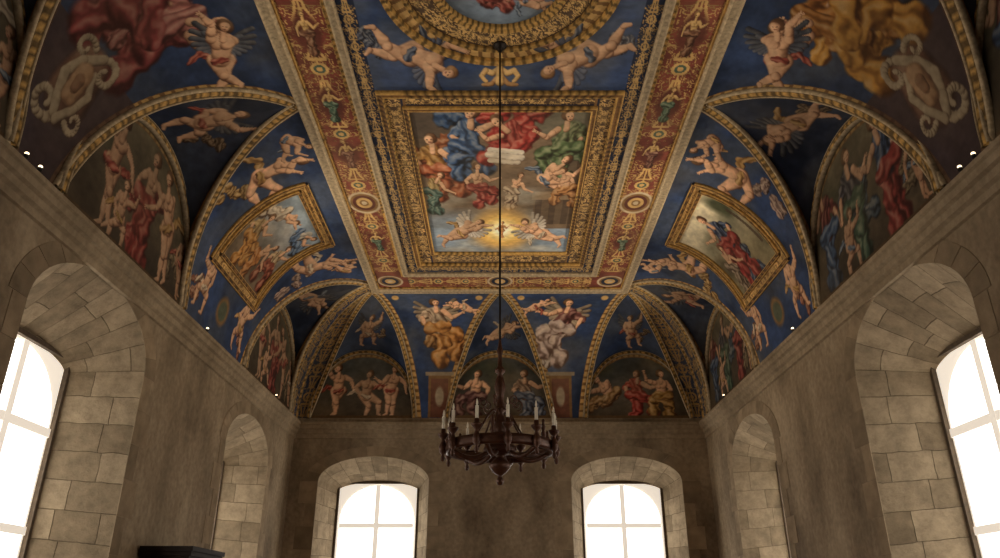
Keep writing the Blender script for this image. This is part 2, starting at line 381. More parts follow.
for r,c in((.66,rgb(190,150,90)),(.54,rgb(230,172,76)),(.42,rgb(250,206,104)),(.3,rgb(255,230,150)),(.18,rgb(255,244,205))): S.ell(.03,-10.5,r,r*1.4,c,.5)
pers(.03,10.5,.36,'stand',21,sy=1.7,flesh=rgb(206,130,66),scarf=rgb(220,160,80))
pers(-.62,10.6,.95,'fly',22,sy=1.6,wings=rgb(190,180,164),ch=1.2)
pers(.66,10.65,.95,'fly',23,sy=1.6,flip=-1,wings=rgb(190,180,164),ch=1.2)
cv.C=S.C
# roundel
rr_=np.sqrt(P**2+(Yf-YM)**2);ang=np.arctan2(Yf-YM,P)
m=rr_<1.2;cv.fill(m,GOLDD)
cv.fill(m&(np.abs(np.sin(ang*26+rr_*4))>.55)&(rr_>1.0)&(rr_<1.13),GOLD)
cv.fill(m&(rr_>.72)&(rr_<.96),rgb(84,64,46));cv.foliage(m&(rr_>.74)&(rr_<.94),(rr_-.84),ang*.8,18,GOLD,.05,6)
m=rr_<.62;sk=SKY*.85;cv.C[m]=(sk[None,:]*(.7+.6*n[:,None]))[m]
person(cv,-.2,-5.55,.7,'recline',31,sy=1.3,robe=rgb(150,66,54));person(cv,.25,-5.6,.65,'fly',32,sy=1.3,flip=-1,ch=1.2)
# putti of the blue field, with gilt cartouche
for s in(-1,1):
    drape(cv,s*1.3,-6.15,.4,rgb(66,74,92),8+s,1.3)
    person(cv,s*.95,-6.42,1.15,'crawl',40+s,rot=s*32,flip=-s,sy=1.35,ch=1.3,hair=rgb(140,96,52),wings=rgb(70,80,104),scarf=rgb(70,84,110))
    f=Fig(cv,0,-6.78,.8,0,s,1.4)
    f.path([(.02,.1),(.1,.04),(.2,.08),(.27,.0),(.2,-.08)],.05,.03,GOLD);f.path([(.04,-.05),(.12,-.12),(.24,-.14)],.05,.03,GOLDD*1.3)
    f.limb((0,-.1),(0,.12),.07,.05,GOLD)
    person(cv,s*.98,-4.0,1.1,'crawl',44,rot=s*28,flip=-s,sy=1.3,ch=1.35)
Z=np.full_like(X,HP)
grid('flat_vault_fresco',np.stack([X,Y,Z],-1),cv.out(1.03),M_FRESCO,ceiling)

# ------------------------------------------------------------------ mouldings
def ring_rect(name,x,y0,y1,prof,mat,parent,colf=None,step=.05):
    base=[(-x,y0),(x,y0),(x,y1),(-x,y1),(-x,y0)]
    rings=[];cols=[]
    for k in range(4):
        (ax,ay),(bx,by)=base[k],base[k+1];L=math.hypot(bx-ax,by-ay);n=max(2,int(L/step))
        for i in range(n+(k==3)):
            t=i/n;px=ax+(bx-ax)*t;py=ay+(by-ay)*t
            row=[];cr=[]
            for (o,z,c) in prof:
                sx=px*(x+o)/x
                if k in(0,2): sy=(y0-o if k==0 else y1+o)
                else: sy=y0-o+(py-y0)*((y1-y0+2*o)/(y1-y0))
                if k in(1,3): sx=(x+o)*(1 if k==1 else -1)
                row.append((sx,sy,z))
                m=1.0 if not colf else colf(t*L)
                cr.append(c*m if c[0]>.5 and c[2]<.4 else c)
            rings.append(row);cols.append(cr)
    return grid(name,np.array(rings),np.array(cols),mat,parent,smooth=False)
def bead(a): return 1.0 if (a/.1)%1<.55 else .5
z0=HP
def P3(w,h,c1=CREAM,c2=CREAM,c3=CREAM):
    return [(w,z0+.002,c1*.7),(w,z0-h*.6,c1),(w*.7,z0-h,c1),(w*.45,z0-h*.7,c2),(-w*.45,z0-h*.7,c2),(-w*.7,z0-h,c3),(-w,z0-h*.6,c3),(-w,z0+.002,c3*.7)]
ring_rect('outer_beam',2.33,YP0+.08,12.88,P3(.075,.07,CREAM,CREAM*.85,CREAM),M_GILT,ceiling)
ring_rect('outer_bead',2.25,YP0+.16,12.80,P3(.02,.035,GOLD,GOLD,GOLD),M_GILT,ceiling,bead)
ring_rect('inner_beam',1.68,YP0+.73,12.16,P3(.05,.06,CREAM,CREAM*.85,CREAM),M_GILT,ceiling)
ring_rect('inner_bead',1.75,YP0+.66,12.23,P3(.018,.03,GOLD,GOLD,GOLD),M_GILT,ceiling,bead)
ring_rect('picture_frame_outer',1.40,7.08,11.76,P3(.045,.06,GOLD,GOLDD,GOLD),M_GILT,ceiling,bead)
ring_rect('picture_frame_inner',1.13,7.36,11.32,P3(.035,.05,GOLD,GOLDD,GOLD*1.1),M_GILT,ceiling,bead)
def circ(name,r,w,h,c,cy=YM):
    n=320;rows=[];cols=[]
    for i in range(n+1):
        a=2*pi*i/n;b=1 if i%5<3 else .55
        rows.append([((r+o)*math.cos(a),cy+(r+o)*math.sin(a),z) for o,z,_ in P3(w,h)]);cols.append([c*b]*8)
    return grid(name,np.array(rows),np.array(cols),M_GILT,ceiling,False)
circ('roundel_outer',1.17,.035,.06,GOLD);circ('roundel_mid',.98,.025,.045,GOLD*.9);circ('roundel_inner',.66,.045,.06,GOLD)
def sweep(name,pts,nrm,w,h,parent,c_edge,c_mid,per=.12,mat=None):
    pts=np.asarray(pts,float);nrm=np.asarray(nrm,float)
    T=np.gradient(pts,axis=0);T/=np.linalg.norm(T,axis=1)[:,None]+1e-9
    nrm=nrm-(nrm*T).sum(1)[:,None]*T;nrm/=np.linalg.norm(nrm,axis=1)[:,None]+1e-9
    B=np.cross(T,nrm)
    s=np.concatenate([[0],np.cumsum(np.linalg.norm(np.diff(pts,axis=0),axis=1))])
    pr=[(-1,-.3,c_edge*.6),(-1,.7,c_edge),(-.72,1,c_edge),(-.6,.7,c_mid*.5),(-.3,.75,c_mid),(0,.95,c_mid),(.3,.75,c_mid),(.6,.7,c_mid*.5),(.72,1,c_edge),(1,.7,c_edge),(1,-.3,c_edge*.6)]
    Vv=np.stack([pts+B*(a*w)+nrm*(b*h) for a,b,_ in pr],1)
    Cc=np.zeros_like(Vv)
    pat=np.where((s/per)%1<.55,1.0,.5)
    for j,(a,b,c) in enumerate(pr):
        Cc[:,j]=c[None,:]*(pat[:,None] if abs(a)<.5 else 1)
    return grid(name,Vv,Cc,mat or M_GILT,parent,False)

# ------------------------------------------------------------------ coved vault with penetrations
FR={'left':((-W,0),(0,1),(1,0),YF,D),'right':((W,0),(0,-1),(-1,0),-D,-YF),
    'back':((0,D),(1,0),(0,-1),-W,W),'front':((0,YF),(-1,0),(0,1),-W,W)}
def wp(fr,s,d,z):
    O,r,n=FR[fr][:3];s,d,z=np.broadcast_arrays(np.asarray(s,float),np.asarray(d,float),np.asarray(z,float))
    return np.stack([O[0]+s*r[0]+d*n[0],O[1]+s*r[1]+d*n[1],z],-1)
def Wt(t): return .6*(1-2*t/pi)+.4*np.cos(t)
def dz(t): return CD*(1-np.cos(t)),HC+CH*np.sin(t)
SB=[12.65,7.3,3.7,-1.65]
BAYS={'left':[(c,c,1.45,1.62) for c in sorted(SB)],'right':[(-c,-c,1.45,1.62) for c in SB],
      'back':[(-2.72,-2.4,1.05,1.36),(0,0,1.05,1.36),(2.72,2.4,1.05,1.36)],
      'front':[(-2.72,-2.4,1.05,1.36),(0,0,1.05,1.36),(2.72,2.4,1.05,1.36)]}
def groin(b,t,sd): return b[0]+(b[1]-b[0])*2*t/pi+sd*b[2]*Wt(t)
def archz(b,x): return b[3]*np.sqrt(np.clip(1-np.abs(x)**2.15,0,1))

def paint_pend(fr,k,cv,cen,vis,L,R):
    P=cv.P-cen;Q=cv.Q;p=Canvas(P.reshape(cv.shape),Q.reshape(cv.shape),BLUE*.9);p.mottle(2.2,.45,k+3)
    if not vis: return p.out()
    side=fr in('left','right')
    nb=len(BAYS[fr])
    edge=np.minimum(cv.eL,cv.eR)
    if k==0 or k==nb:
        ornament(p,np.ones(P.size,bool),P/.25,Q,.5,GOLD*.9,.1,False);return p.out()
    p.fill(edge<.13,GOLDD);p.fill((edge<.12)&(np.abs(np.sin(Q*26))>.55),GOLD)
    if not side:
        f=-1 if k==2 else 1
        drape(p,0,1.65,1.0,rgb(176,122,60) if k==1 else rgb(186,174,158),k,1.2)
        person(p,0,1.72,1.5,'sit',60+k,sy=1.15,flip=f,robe=rgb(196,128,54) if k==1 else rgb(196,172,160),robe2=rgb(200,172,140) if k==1 else rgb(148,90,82),wings=rgb(150,130,104))
        person(p,f*.5,2.25,.7,'fly',66+k,sy=1.2,flip=-f,ch=1.2)
        for s in(-1,1): p.ell(s*.8,2.55,.08,.1,GOLD,.3)
        p.rect(-.22,.22,0,.75,GOLDD);p.rect(-.17,.17,0,.7,rgb(110,66,48));p.ell(0,.38,.1,.2,CREAM*.85,.3)
        p.rect(-.28,.28,.75,.82,CREAM*.75);return p.out(1.08)
    quad=abs(abs(cen)-9.975)<.2
    m=1 if fr=='left' else -1
    if quad:
        for s in(-1,1):
            drape(p,s*1.5,1.5,.6,rgb(140,114,100) if s>0 else rgb(168,130,70),s+3)
            person(p,s*1.45,1.95,1.6,'ignudo',70+s+k,rot=-s*30,flip=-s,ch=1.05)
            drape(p,s*.95,.35,.5,rgb(128,76,54),s+6)
            person(p,s*.75,.45,1.0,'sit2',75+s,ch=1.2,flip=s)
            person(p,s*2.0,2.5,.9,'recline',78+s,flip=-s,ch=1.2)
        p.ell(0,.4,.24,.22,GOLDD,.3);p.ell(0,.4,.17,.15,rgb(72,84,66),.3)
        p.rect(-.95,.95,.78,2.5,GOLDD)
        u=np.maximum(np.abs(P)/.95,np.abs(Q-1.64)/.86)
        p.foliage((u<.98)&(u>.87),P,Q,14,GOLD,.06,5)
        pm=(np.abs(P)<.8)&(Q>.92)&(Q<2.36);n=fbm(P*2.4,Q*2.4,k+9,5)
        tt=np.clip((Q-1.2)/.9,0,1)[:,None]
        if fr=='left': c=rgb(106,90,70)*(1-tt)+rgb(150,166,176)*tt
        else: c=rgb(122,112,80)*(1-tt)+rgb(206,194,158)*tt
        p.C[pm]=(c*(.65+.7*n[:,None]))[pm]
        q=Canvas(np.where(pm,P,99.),Q);q.C=p.C
        if fr=='left':
            for i in range(8): q.ell(-.6+i*.18,1.85+.15*math.sin(i*2.3),.24,.16,rgb(196,190,176),.8,.6)
            for i,(x,y,sz,ps,rb,r2) in enumerate([(-.4,1.98,.95,'fly',rgb(192,176,150),None),(.3,2.0,.95,'recline',rgb(92,120,154),rgb(190,182,164)),
                (-.45,1.4,1.05,'sit',rgb(196,132,54),rgb(190,156,96)),(.52,1.38,1.0,'sit2',rgb(140,68,46),rgb(196,166,118)),(.05,1.3,.95,'bend',rgb(190,116,50),None)]):
                person(q,x,y,sz,ps,90+i,robe=rb,robe2=r2)
        else:
            for i in range(5): q.ell(-.5+i*.25,1.75+.08*math.sin(i*2),.3,.2,rgb(130,128,98),.7,.7)
            q.ell(.62,2.0,.22,.35,rgb(76,80,54),.6);q.rect(.6,.66,1.2,1.9,rgb(80,62,46),.8);q.ell(-.65,1.4,.25,.3,rgb(92,84,60),.6)
            drape(q,-.1,1.4,.9,rgb(144,42,36),4);drape(q,.2,1.25,.7,rgb(52,70,104),8)
            person(q,-.02,1.62,1.35,'sit',95,robe=rgb(150,42,38),robe2=rgb(56,74,112),flip=-1)
            person(q,-.5,1.35,.9,'bend',96,robe=rgb(124,106,86))
        p.C=q.C;return p.out(1.05)
    p.fill(Q<1.15,rgb(80,54,44),.75)
    c=[(rgb(144,58,54),rgb(184,110,98),rgb(110,66,58)),(rgb(202,140,50),rgb(190,120,46),rgb(74,92,118))][0 if fr=='left' else 1]
    drape(p,-m*.3,1.85,1.2,c[2],6);drape(p,m*.05,1.65,1.3,c[0],5);drape(p,-m*.1,1.5,.9,c[1],12)
    person(p,-m*.5,2.05,1.5,'sit',101,robe=c[2],robe2=c[1],flip=m)
    person(p,m*.05,1.75,1.8,'sit2',102,robe=c[0],robe2=c[1],flip=m,rot=-m*12)
    person(p,m*.85,2.2,1.2,'fly',103,ch=1.25,flip=-m,rot=m*15,wings=rgb(74,78,90))
    person(p,-m*1.1,2.45,1.0,'fly',105,ch=1.25,flip=m,wings=rgb(74,78,90))
    cartouche(p,0,.82,.95,m)
    return p.out(.9)
def paint_lunette(fr,k,P,Q,b):
    side=fr in('left','right');w=b[2]
    p=Canvas(P,Q,rgb(62,58,44));n=fbm(p.P*2,p.Q*2,k+20,5)
    t=np.clip(p.Q/b[3],0,1)[:,None]
    p.C=(rgb(76,62,44)*(1-t)+(rgb(104,96,72) if side else rgb(62,72,74))*t)*(.6+.8*n[:,None])
    for i in range(5):
        r=random.Random(i+k*9);p.ell(r.uniform(-1,1)*w,r.uniform(.5,1.3),r.uniform(.2,.5),r.uniform(.15,.4),r.choice([rgb(60,66,44),rgb(110,96,68),rgb(52,52,44)]),.8,.6)
    sets=[None,
          [(-.5,'sit',rgb(100,62,58),None),(.5,'sit',rgb(70,78,94),rgb(130,100,76))],
          [(-.5,'recline',rgb(150,112,62),None),(0,'sit',rgb(168,50,40),rgb(172,64,46)),(.5,'sit2',rgb(164,122,56),None)],
          [(-.6,'stand',rgb(66,88,120),rgb(122,54,46)),(-.05,'stand',rgb(66,94,72),rgb(74,74,84)),(.5,'stand',rgb(148,54,44),rgb(66,86,122))]]
    L1=[(-.5,'reach',None,None),(.08,'stand',rgb(150,52,42),None),(.52,'bend',None,None)]
    B0=[(-.5,'reach',None,None),(.05,'sit',None,None),(.55,'stand',None,None)]
    st=(L1 if fr=='left' else sets[3]) if side else (B0 if k==0 else sets[k])
    fl=FLESH*.95
    sz=1.5 if side else 1.12
    if side:
        drape(p,.1*w,.7,.9,rgb(146,52,42) if fr=='left' else rgb(70,90,108),k);drape(p,.7*w,.45,.6,rgb(108,90,60),k+4)
        person(p,.82*w,.5,.95,'stand',243+k,flesh=FLESH2)
    for i,(x,ps,rb,r2) in enumerate(st):
        y=(.40 if ps in('sit','sit2','recline') else .5)*sz
        person(p,x*w*.95,y,sz,ps,200+i+k*7+(50 if fr=='right' else 0),robe=rb,robe2=r2,flesh=fl,flip=1 if i%2 else -1,ch=1.0 if side else 1.2)
    if side:
        person(p,-.25*w,.33,.95,'sit2',231+k,flesh=fl,ch=1.15)
    x=p.P/w;zz=archz(b,x);e=zz-p.Q
    p.fill(e<.12,GOLDD);p.fill((e<.10)&(np.abs(np.sin(np.arctan2(p.Q,p.P)*34))>.6),GOLD*.85);p.fill(p.Q<.05,GOLDD*.7)
    return p.out(.86 if side else 1.1)  # side lunettes darkened in pigment for the dim light of near coves
for fr in FR:
    vis=fr!='front'
    bays=BAYS[fr];s0,s1=FR[fr][3:5];nb=len(bays)
    root=ceiling
    for k in range(nb+1):
        hidden=(not vis) or (fr=='left' and k<2) or (fr=='right' and k>2)
        r_=.06 if hidden else .0135
        tk=np.linspace(0,pi/2,int(ARC/r_))
        L=groin(bays[k-1],tk,1) if k>0 else s0+dz(tk)[0]
        R=groin(bays[k],tk,-1) if k<nb else s1-dz(tk)[0]
        nu=max(8,int(max((R-L).max(),.2)/r_));al=np.linspace(0,1,nu)
        S_=L[None,:]*(1-al[:,None])+R[None,:]*al[:,None]
        d,z=dz(tk);Tm=np.broadcast_to(tk[None,:],S_.shape)
        V=wp(fr,S_,d[None,:],z[None,:])
        cen=(L[-1]+R[-1])/2
        cv=Canvas(S_,Tm*2/pi*ARC)
        if k in(0,nb): cv=Canvas(S_-(L+R)[None,:]/2+0*S_,Tm*2/pi*ARC);cen=0
        cv.eL=(S_-L[None,:]).ravel();cv.eR=(R[None,:]-S_).ravel()
        C=paint_pend(fr,k,cv,cen,not hidden,L,R)
        grid('pendentive_fresco',V,C,M_FRESCO,root)
        if fr in('left','right') and abs(abs(cen)-9.975)<.2:
            def fp(p_,q_):
                t_=q_/ARC*pi/2;d_,z_=dz(t_);a=wp(fr,cen+p_,d_,z_);return a,wp(fr,cen+p_,d_+math.cos(t_)*1.,z_-math.sin(t_)*1.)-a
            for hw,qa,qb in((.95,.78,2.5),(.8,.92,2.36)):
                for (a,b_) in (((-hw,qa),(hw,qa)),((hw,qa),(hw,qb)),((hw,qb),(-hw,qb)),((-hw,qb),(-hw,qa))):
                    pp=[];nn=[]
                    for i in range(25):
                        f_=i/24;x_,y_=fp(a[0]+(b_[0]-a[0])*f_,a[1]+(b_[1]-a[1])*f_);pp.append(x_);nn.append(y_)
                    sweep('quadro_frame',pp,nn,.032,.04,root,GOLD,GOLDD*1.2)
    for k,b in enumerate(bays):
        hid=(fr=='left' and k<1)or(fr=='right' and k>2)or fr=='front'
        r_=.07 if hid else .014
        n1=int(b[2]*2.2/r_);t1=np.linspace(0,pi/2,n1//2)
        tl=np.concatenate([t1,t1[::-1][1:]]);sg=np.concatenate([-np.ones(len(t1)),np.ones(len(t1)-1)])
        x=sg*Wt(tl);n2=int(1.75/r_);v=np.linspace(0,1,n2)
        As=b[0]+b[2]*x;Az=HC+archz(b,x);dG,zG=dz(tl);Gs=b[0]+(b[1]-b[0])*2*tl/pi+b[2]*x
        S_=As[:,None]*(1-v)+Gs[:,None]*v;Dd=dG[:,None]*v[None,:];Zz=Az[:,None]*(1-v)+zG[:,None]*v
        side=fr in('left','right')
        cv=Canvas(S_-b[0]-(b[1]-b[0])*Dd/CD,Dd,BLUE2 if side else BLUE*.95);cv.mottle(2.5,.4,k)
        if not hid:
            sz=1.1 if side else .8
            ed=((1-v)[None,:]*0+(dG[:,None]-Dd));cv.fill((ed.ravel()<.09),GOLDD);cv.fill((ed.ravel()<.08)&(np.abs(np.sin(cv.P*24+cv.Q*14))>.55),GOLD*.9)
            sn=300+k+(9 if fr=='right' else 0)
            drape(cv,.28*sz,.45,.4*sz,rgb(112,88,62),k)
            person(cv,0,.52 if side else .5,sz,'fly' if k%2 else 'sit2',sn,ch=1.3,flip=-1 if fr=='right' else 1,sy=1.0 if side else 1.25,wings=rgb(56,60,72),flesh=FLESH)
        grid('penetration_fresco',wp(fr,S_,Dd,Zz),cv.out(.95),M_FRESCO,root)  # colour lowered a little to put dim cove lighting into the paint
        nu=int(2*b[2]/r_);a_=np.linspace(-pi/2,pi/2,nu);xx=np.sin(a_);nv=int(b[3]/r_);vv=np.linspace(0,1,nv)
        Sx=b[0]+b[2]*xx[:,None]+0*vv;Zq=archz(b,xx)[:,None]*vv
        C=paint_lunette(fr,k,Sx-b[0],Zq,b) if not hid else np.tile(rgb(80,74,60),(nu,nv,1))
        grid('lunette_fresco',wp(fr,Sx,0.0,HC+Zq),C,M_FRESCO,root)
        a2=np.linspace(-pi/2,pi/2,90);x2=np.sin(a2)
        pts=wp(fr,b[0]+b[2]*x2*.985,0.02,HC+archz(b,x2)*.985);nn=wp(fr,0,1,0)-wp(fr,0,0,0)
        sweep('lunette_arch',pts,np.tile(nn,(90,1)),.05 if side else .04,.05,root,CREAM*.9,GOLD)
        for sd in(-1,1):
            t2=np.linspace(0,pi/2,90);d2,z2=dz(t2)
            pts=wp(fr,groin(b,t2,sd),d2,z2)
            nd=wp(fr,0*t2,np.cos(t2),-np.sin(t2)-.15)-wp(fr,0,0,0)
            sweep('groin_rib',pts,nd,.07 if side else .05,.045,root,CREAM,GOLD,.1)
for sx in(-1,1):
    for (yy,sy) in((D,-1),(YF,1)):
        t2=np.linspace(0,pi/2,60);d2,z2=dz(t2)
        pts=np.stack([sx*(W-d2),yy+sy*d2,z2],-1);nn=np.stack([-sx*np.cos(t2),sy*np.cos(t2),-np.sin(t2)*1.4-.05],-1)
        sweep('corner_rib',pts,nn,.04,.03,ceiling,CREAM,GOLD,.1)

# ------------------------------------------------------------------ cornice
def perim(name,prof,mat,parent=None):
    V=[];F=[]
    for d,z in prof: V+=[(-W+d,YF+d,z),(W-d,YF+d,z),(W-d,D-d,z),(-W+d,D-d,z)]
    for i in range(len(prof)-1):
        for k in range(4): F.append((i*4+k,i*4+(k+1)%4,(i+1)*4+(k+1)%4,(i+1)*4+k))
    return mkobj(name,V,F,mat,parent)
ct=HC-.11
perim('trim_1',[(0,ct+.02),(.15,ct),(.15,ct-.045),(.125,ct-.06),(.115,ct-.12),(.08,ct-.14),(.07,ct-.2),(.035,ct-.225),(.03,ct-.29),(0,ct-.3)],M_CORN)
perim('baseboard_room',[(0,.22),(.04,.2),(.05,0)],M_CORN)

# ------------------------------------------------------------------ walls with arched openings
NA=28
def outline(c,a,sill,spring,rise):
    pts=[(c-a,sill),(c-a,(sill+spring)/2),(c-a,spring)]
    for i in range(1,NA):
        th=pi-pi*i/NA;pts.append((c+a*math.cos(th),spring+rise*math.sin(th)))
    pts+=[(c+a,spring),(c+a,(sill+spring)/2),(c+a,sill)]
    return pts
WIN={'left':[],'right':[],'back':[]}
big=dict(a=1.14,spring=2.42+CZ,rise=.68,ai=.81,ti=2.5+CZ);far=dict(a=1.07,spring=2.28+CZ,rise=.6,ai=.8,ti=2.42+CZ);bk=dict(a=1.05,spring=2.26+CZ,rise=.46,ai=.79,ti=2.34+CZ)
for c,w_ in((7.0,big),(12.02,far),(2.6,big),(-1.0,far)): WIN['left'].append((c,w_));WIN['right'].append((-c,w_))  # last two pairs are unseen, added and placed for their light
for c in(-2.4,2.4): WIN['back'].append((c,bk))
SILL=1.0
def build_wall(fr):
    s0,s1=FR[fr][3:5];ws=sorted(WIN.get(fr,[]),key=lambda w:w[0]);V=[];F=[]
    def add(poly):
        i=len(V);V.extend([tuple(wp(fr,s,0,z)) for s,z in poly]);F.append(tuple(range(i,i+len(poly))))
    cur=s0
    for c,w in ws:
        add([(cur,0),(c-w['a'],0),(c-w['a'],HC),(cur,HC)])
        o=outline(c,w['a'],SILL,w['spring'],w['rise'])
        add([(c-w['a'],0),(c+w['a'],0),(c+w['a'],SILL),(c-w['a'],SILL)])
        ar=o[2:-2]
        for i in range(len(ar)-1):
            (x0,y0),(x1,y1)=ar[i],ar[i+1];add([(x0,y0),(x1,y1),(x1,HC),(x0,HC)])
        cur=c+w['a']
    add([(cur,0),(s1,0),(s1,HC),(cur,HC)])
    return mkobj('wall_'+fr,V,F,M_WALL)
walls={fr:build_wall(fr) for fr in FR}
mkobj('floor',[(-W-.8,YF-.8,0),(W+.8,YF-.8,0),(W+.8,D+.8,0),(-W-.8,D+.8,0)],[(0,1,2,3)],M_FLOOR)
def box(fr,sa,sb,da,db,za,zb,V,F):
    i=len(V)
    for s in(sa,sb):
        for d in(da,db):
            for z in(za,zb): V.append(tuple(wp(fr,s,d,z)))
    F+=[tuple(i+j for j in f) for f in((0,1,3,2),(4,6,7,5),(0,4,5,1),(2,3,7,6),(0,2,6,4),(1,5,7,3))]
wi=0
for fr in('left','right','back'):
    for c,w in WIN[fr]:
        wi+=1;root=empty('window_%d'%wi)
        dep=.7;rnd=random.Random(wi)
        o1=outline(c,w['a'],SILL,w['spring'],w['rise']);o2=outline(c,w['ai'],SILL+.15,w['ti']-.16,.16)
        V=[];F=[];U=[];n=len(o1);per=0
        K=3
        for i in range(n+1):
            a=o1[i%n];b=o2[i%n]
            if i>0: per+=math.dist(o1[i%n],o1[(i-1)%n])
            for j in range(K+1):
                f=j/K;V.append(tuple(wp(fr,a[0]*(1-f)+b[0]*f,-dep*f,a[1]*(1-f)+b[1]*f)));U.append((dep*f+.1,per))
        for i in range(n):
            for j in range(K): F.append((i*(K+1)+j,(i+1)*(K+1)+j,(i+1)*(K+1)+j+1,i*(K+1)+j+1))
        mkobj('reveal',V,F,M_STONE,root,uvs=U)
        o=o2;mkobj('blind',[tuple(wp(fr,s,-dep,z)) for s,z in o],[tuple(range(len(o)))],M_BLIND,root)
        V=[];F=[];ai=w['ai'];zt=w['ti'];zb=SILL+.15
        box(fr,c-ai-.02,c-ai+.025,-dep+.002,-dep+.05,zb,zt,V,F);box(fr,c+ai-.025,c+ai+.02,-dep+.002,-dep+.05,zb,zt,V,F);box(fr,c-ai,c+ai,-dep+.002,-dep+.05,zt-.03,zt+.02,V,F)
        mkobj('timber_frame',V,F,M_FRAME,root)
        g=ai-.075;r=g*.92;zs=zt-.07-r
        og=[(c-g,zb+.05)]+[(c+g*math.cos(pi-pi*i/24),zs+r*math.sin(pi-pi*i/24)) for i in range(25)]+[(c+g,zb+.05)]
        mkobj('glass',[tuple(wp(fr,s,-dep+.012,z)) for s,z in og],[tuple(range(len(og)))],M_GLASS,root)
        V=[];F=[];zm=zt-.82
        box(fr,c-.045,c+.045,-dep+.014,-dep+.05,zb,zt-.06,V,F);box(fr,c-g,c+g,-dep+.014,-dep+.048,zm-.045,zm+.045,V,F);box(fr,c-g,c+g,-dep+.014,-dep+.046,zm-1.0,zm-.92,V,F)
        mkobj('muntins',V,F,M_MUNT,root)
        V=[];F=[];C=[]
        def block(poly):
            i=len(V);m=len(poly);base=rgb(148,131,107)*rnd.uniform(.9,1.08)
            for dd in(0.0,.006):
                for s,z in poly: V.append(tuple(wp(fr,s,dd,z)));C.append(base)
            F.append(tuple(range(i+m,i+2*m)))
            for k in range(m): F.append((i+k,i+(k+1)%m,i+m+(k+1)%m,i+m+k))
        nz=int((w['spring']-SILL)/.36);g_=.0035
        for sd in(-1,1):
            for i in range(nz):
                za=SILL+(w['spring']-SILL)*i/nz+g_;zb_=SILL+(w['spring']-SILL)*(i+1)/nz-g_
                wd=.2 if i%2 else .34
                xa=c+sd*w['a'];xb=c+sd*(w['a']+wd);block([(min(xa,xb),za),(max(xa,xb),za),(max(xa,xb),zb_),(min(xa,xb),zb_)])
        nv_=11;th_=.26
        for i in range(nv_):
            a0=pi*i/nv_+.004;a1=pi*(i+1)/nv_-.004;lo=[];hi=[]
            for j in range(5):
                a=a0+(a1-a0)*j/4;lo.append((c+w['a']*math.cos(a),w['spring']+w['rise']*math.sin(a)));hi.append((c+(w['a']+th_)*math.cos(a),w['spring']+(w['rise']+th_*.75)*math.sin(a)))
            block(lo+hi[::-1])
        mkobj('voussoirs',V,F,M_BLOCK,root,cols=np.array(C))

# ------------------------------------------------------------------ lathe / tube
def lathe(prof,cx,cy,V,F,n=24):
    i0=len(V)
    for r,z in prof:
        for k in range(n):
            a=2*pi*k/n;V.append((cx+r*math.cos(a),cy+r*math.sin(a),z))
    for i in range(len(prof)-1):
        for k in range(n): F.append((i0+i*n+k,i0+i*n+(k+1)%n,i0+(i+1)*n+(k+1)%n,i0+(i+1)*n+k))
def tube(pts,rad,V,F,n=8):
    pts=np.asarray(pts,float);T=np.gradient(pts,axis=0);T/=np.linalg.norm(T,axis=1)[:,None]+1e-9
    i0=len(V);up=np.array([0,0,1.])
    for p,t,r in zip(pts,T,np.broadcast_to(rad,(len(pts),))):
        u=up if abs(t[2])<.9 else np.array([1.,0,0]);a=np.cross(t,u);a/=np.linalg.norm(a);b=np.cross(t,a)
        for k in range(n):
            th=2*pi*k/n;V.append(tuple(p+a*r*math.cos(th)+b*r*math.sin(th)))
    for i in range(len(pts)-1):
        for k in range(n): F.append((i0+i*n+k,i0+i*n+(k+1)%n,i0+(i+1)*n+(k+1)%n,i0+(i+1)*n+k))
# ------------------------------------------------------------------ chandelier
cx,cy=0,6.28
ch=empty('chandelier',(0,0,0))
V=[];F=[]
lathe([(.0,.94),(.02,.945),(.035,.975),(.02,1.0),(.014,1.015),(.05,1.04),(.085,1.08),(.09,1.11),(.05,1.15),(.03,1.17),(.055,1.19),(.13,1.2),(.14,1.23),(.13,1.26),(.05,1.28),(.035,1.31),(.06,1.35),(.07,1.42),(.04,1.5),(.028,1.54),(.05,1.56),(.05,1.58),(.028,1.6),(.034,1.68),(.05,1.76),(.034,1.84),(.022,1.88),(.045,1.9),(.045,1.92),(.02,1.95),(.018,2.05),(.03,2.09),(.018,2.13),(.01,2.19),(.008,2.2)],cx,cy,V,F)
V=[(x,y,z+CZ) for x,y,z in V]
mkobj('baluster_stem',V,F,M_BRONZE,ch,smooth=True)
V=[];F=[];tube([(cx,cy,2.18+CZ),(cx,cy,3.5+CZ),(cx,cy,HP-.02)],.0095,V,F)
lathe([(.0,HP),(.07,HP),(.07,HP-.02),(.04,HP-.05),(.015,HP-.09),(.0,HP-.09)],cx,cy,V,F)
mkobj('hanging_rod',V,F,M_IRON,ch)
V=[];F=[];n=72;pr=[(.40,1.20),(.45,1.195),(.46,1.22),(.45,1.25),(.455,1.275),(.41,1.28),(.40,1.25)]
for i in range(n):
    a=2*pi*i/n
    for r,z in pr: V.append((cx+r*math.cos(a),cy+r*math.sin(a),z+CZ))
m_=len(pr)
for i in range(n):
    for j in range(m_): F.append((i*m_+j,((i+1)%n)*m_+j,((i+1)%n)*m_+(j+1)%m_,i*m_+(j+1)%m_))
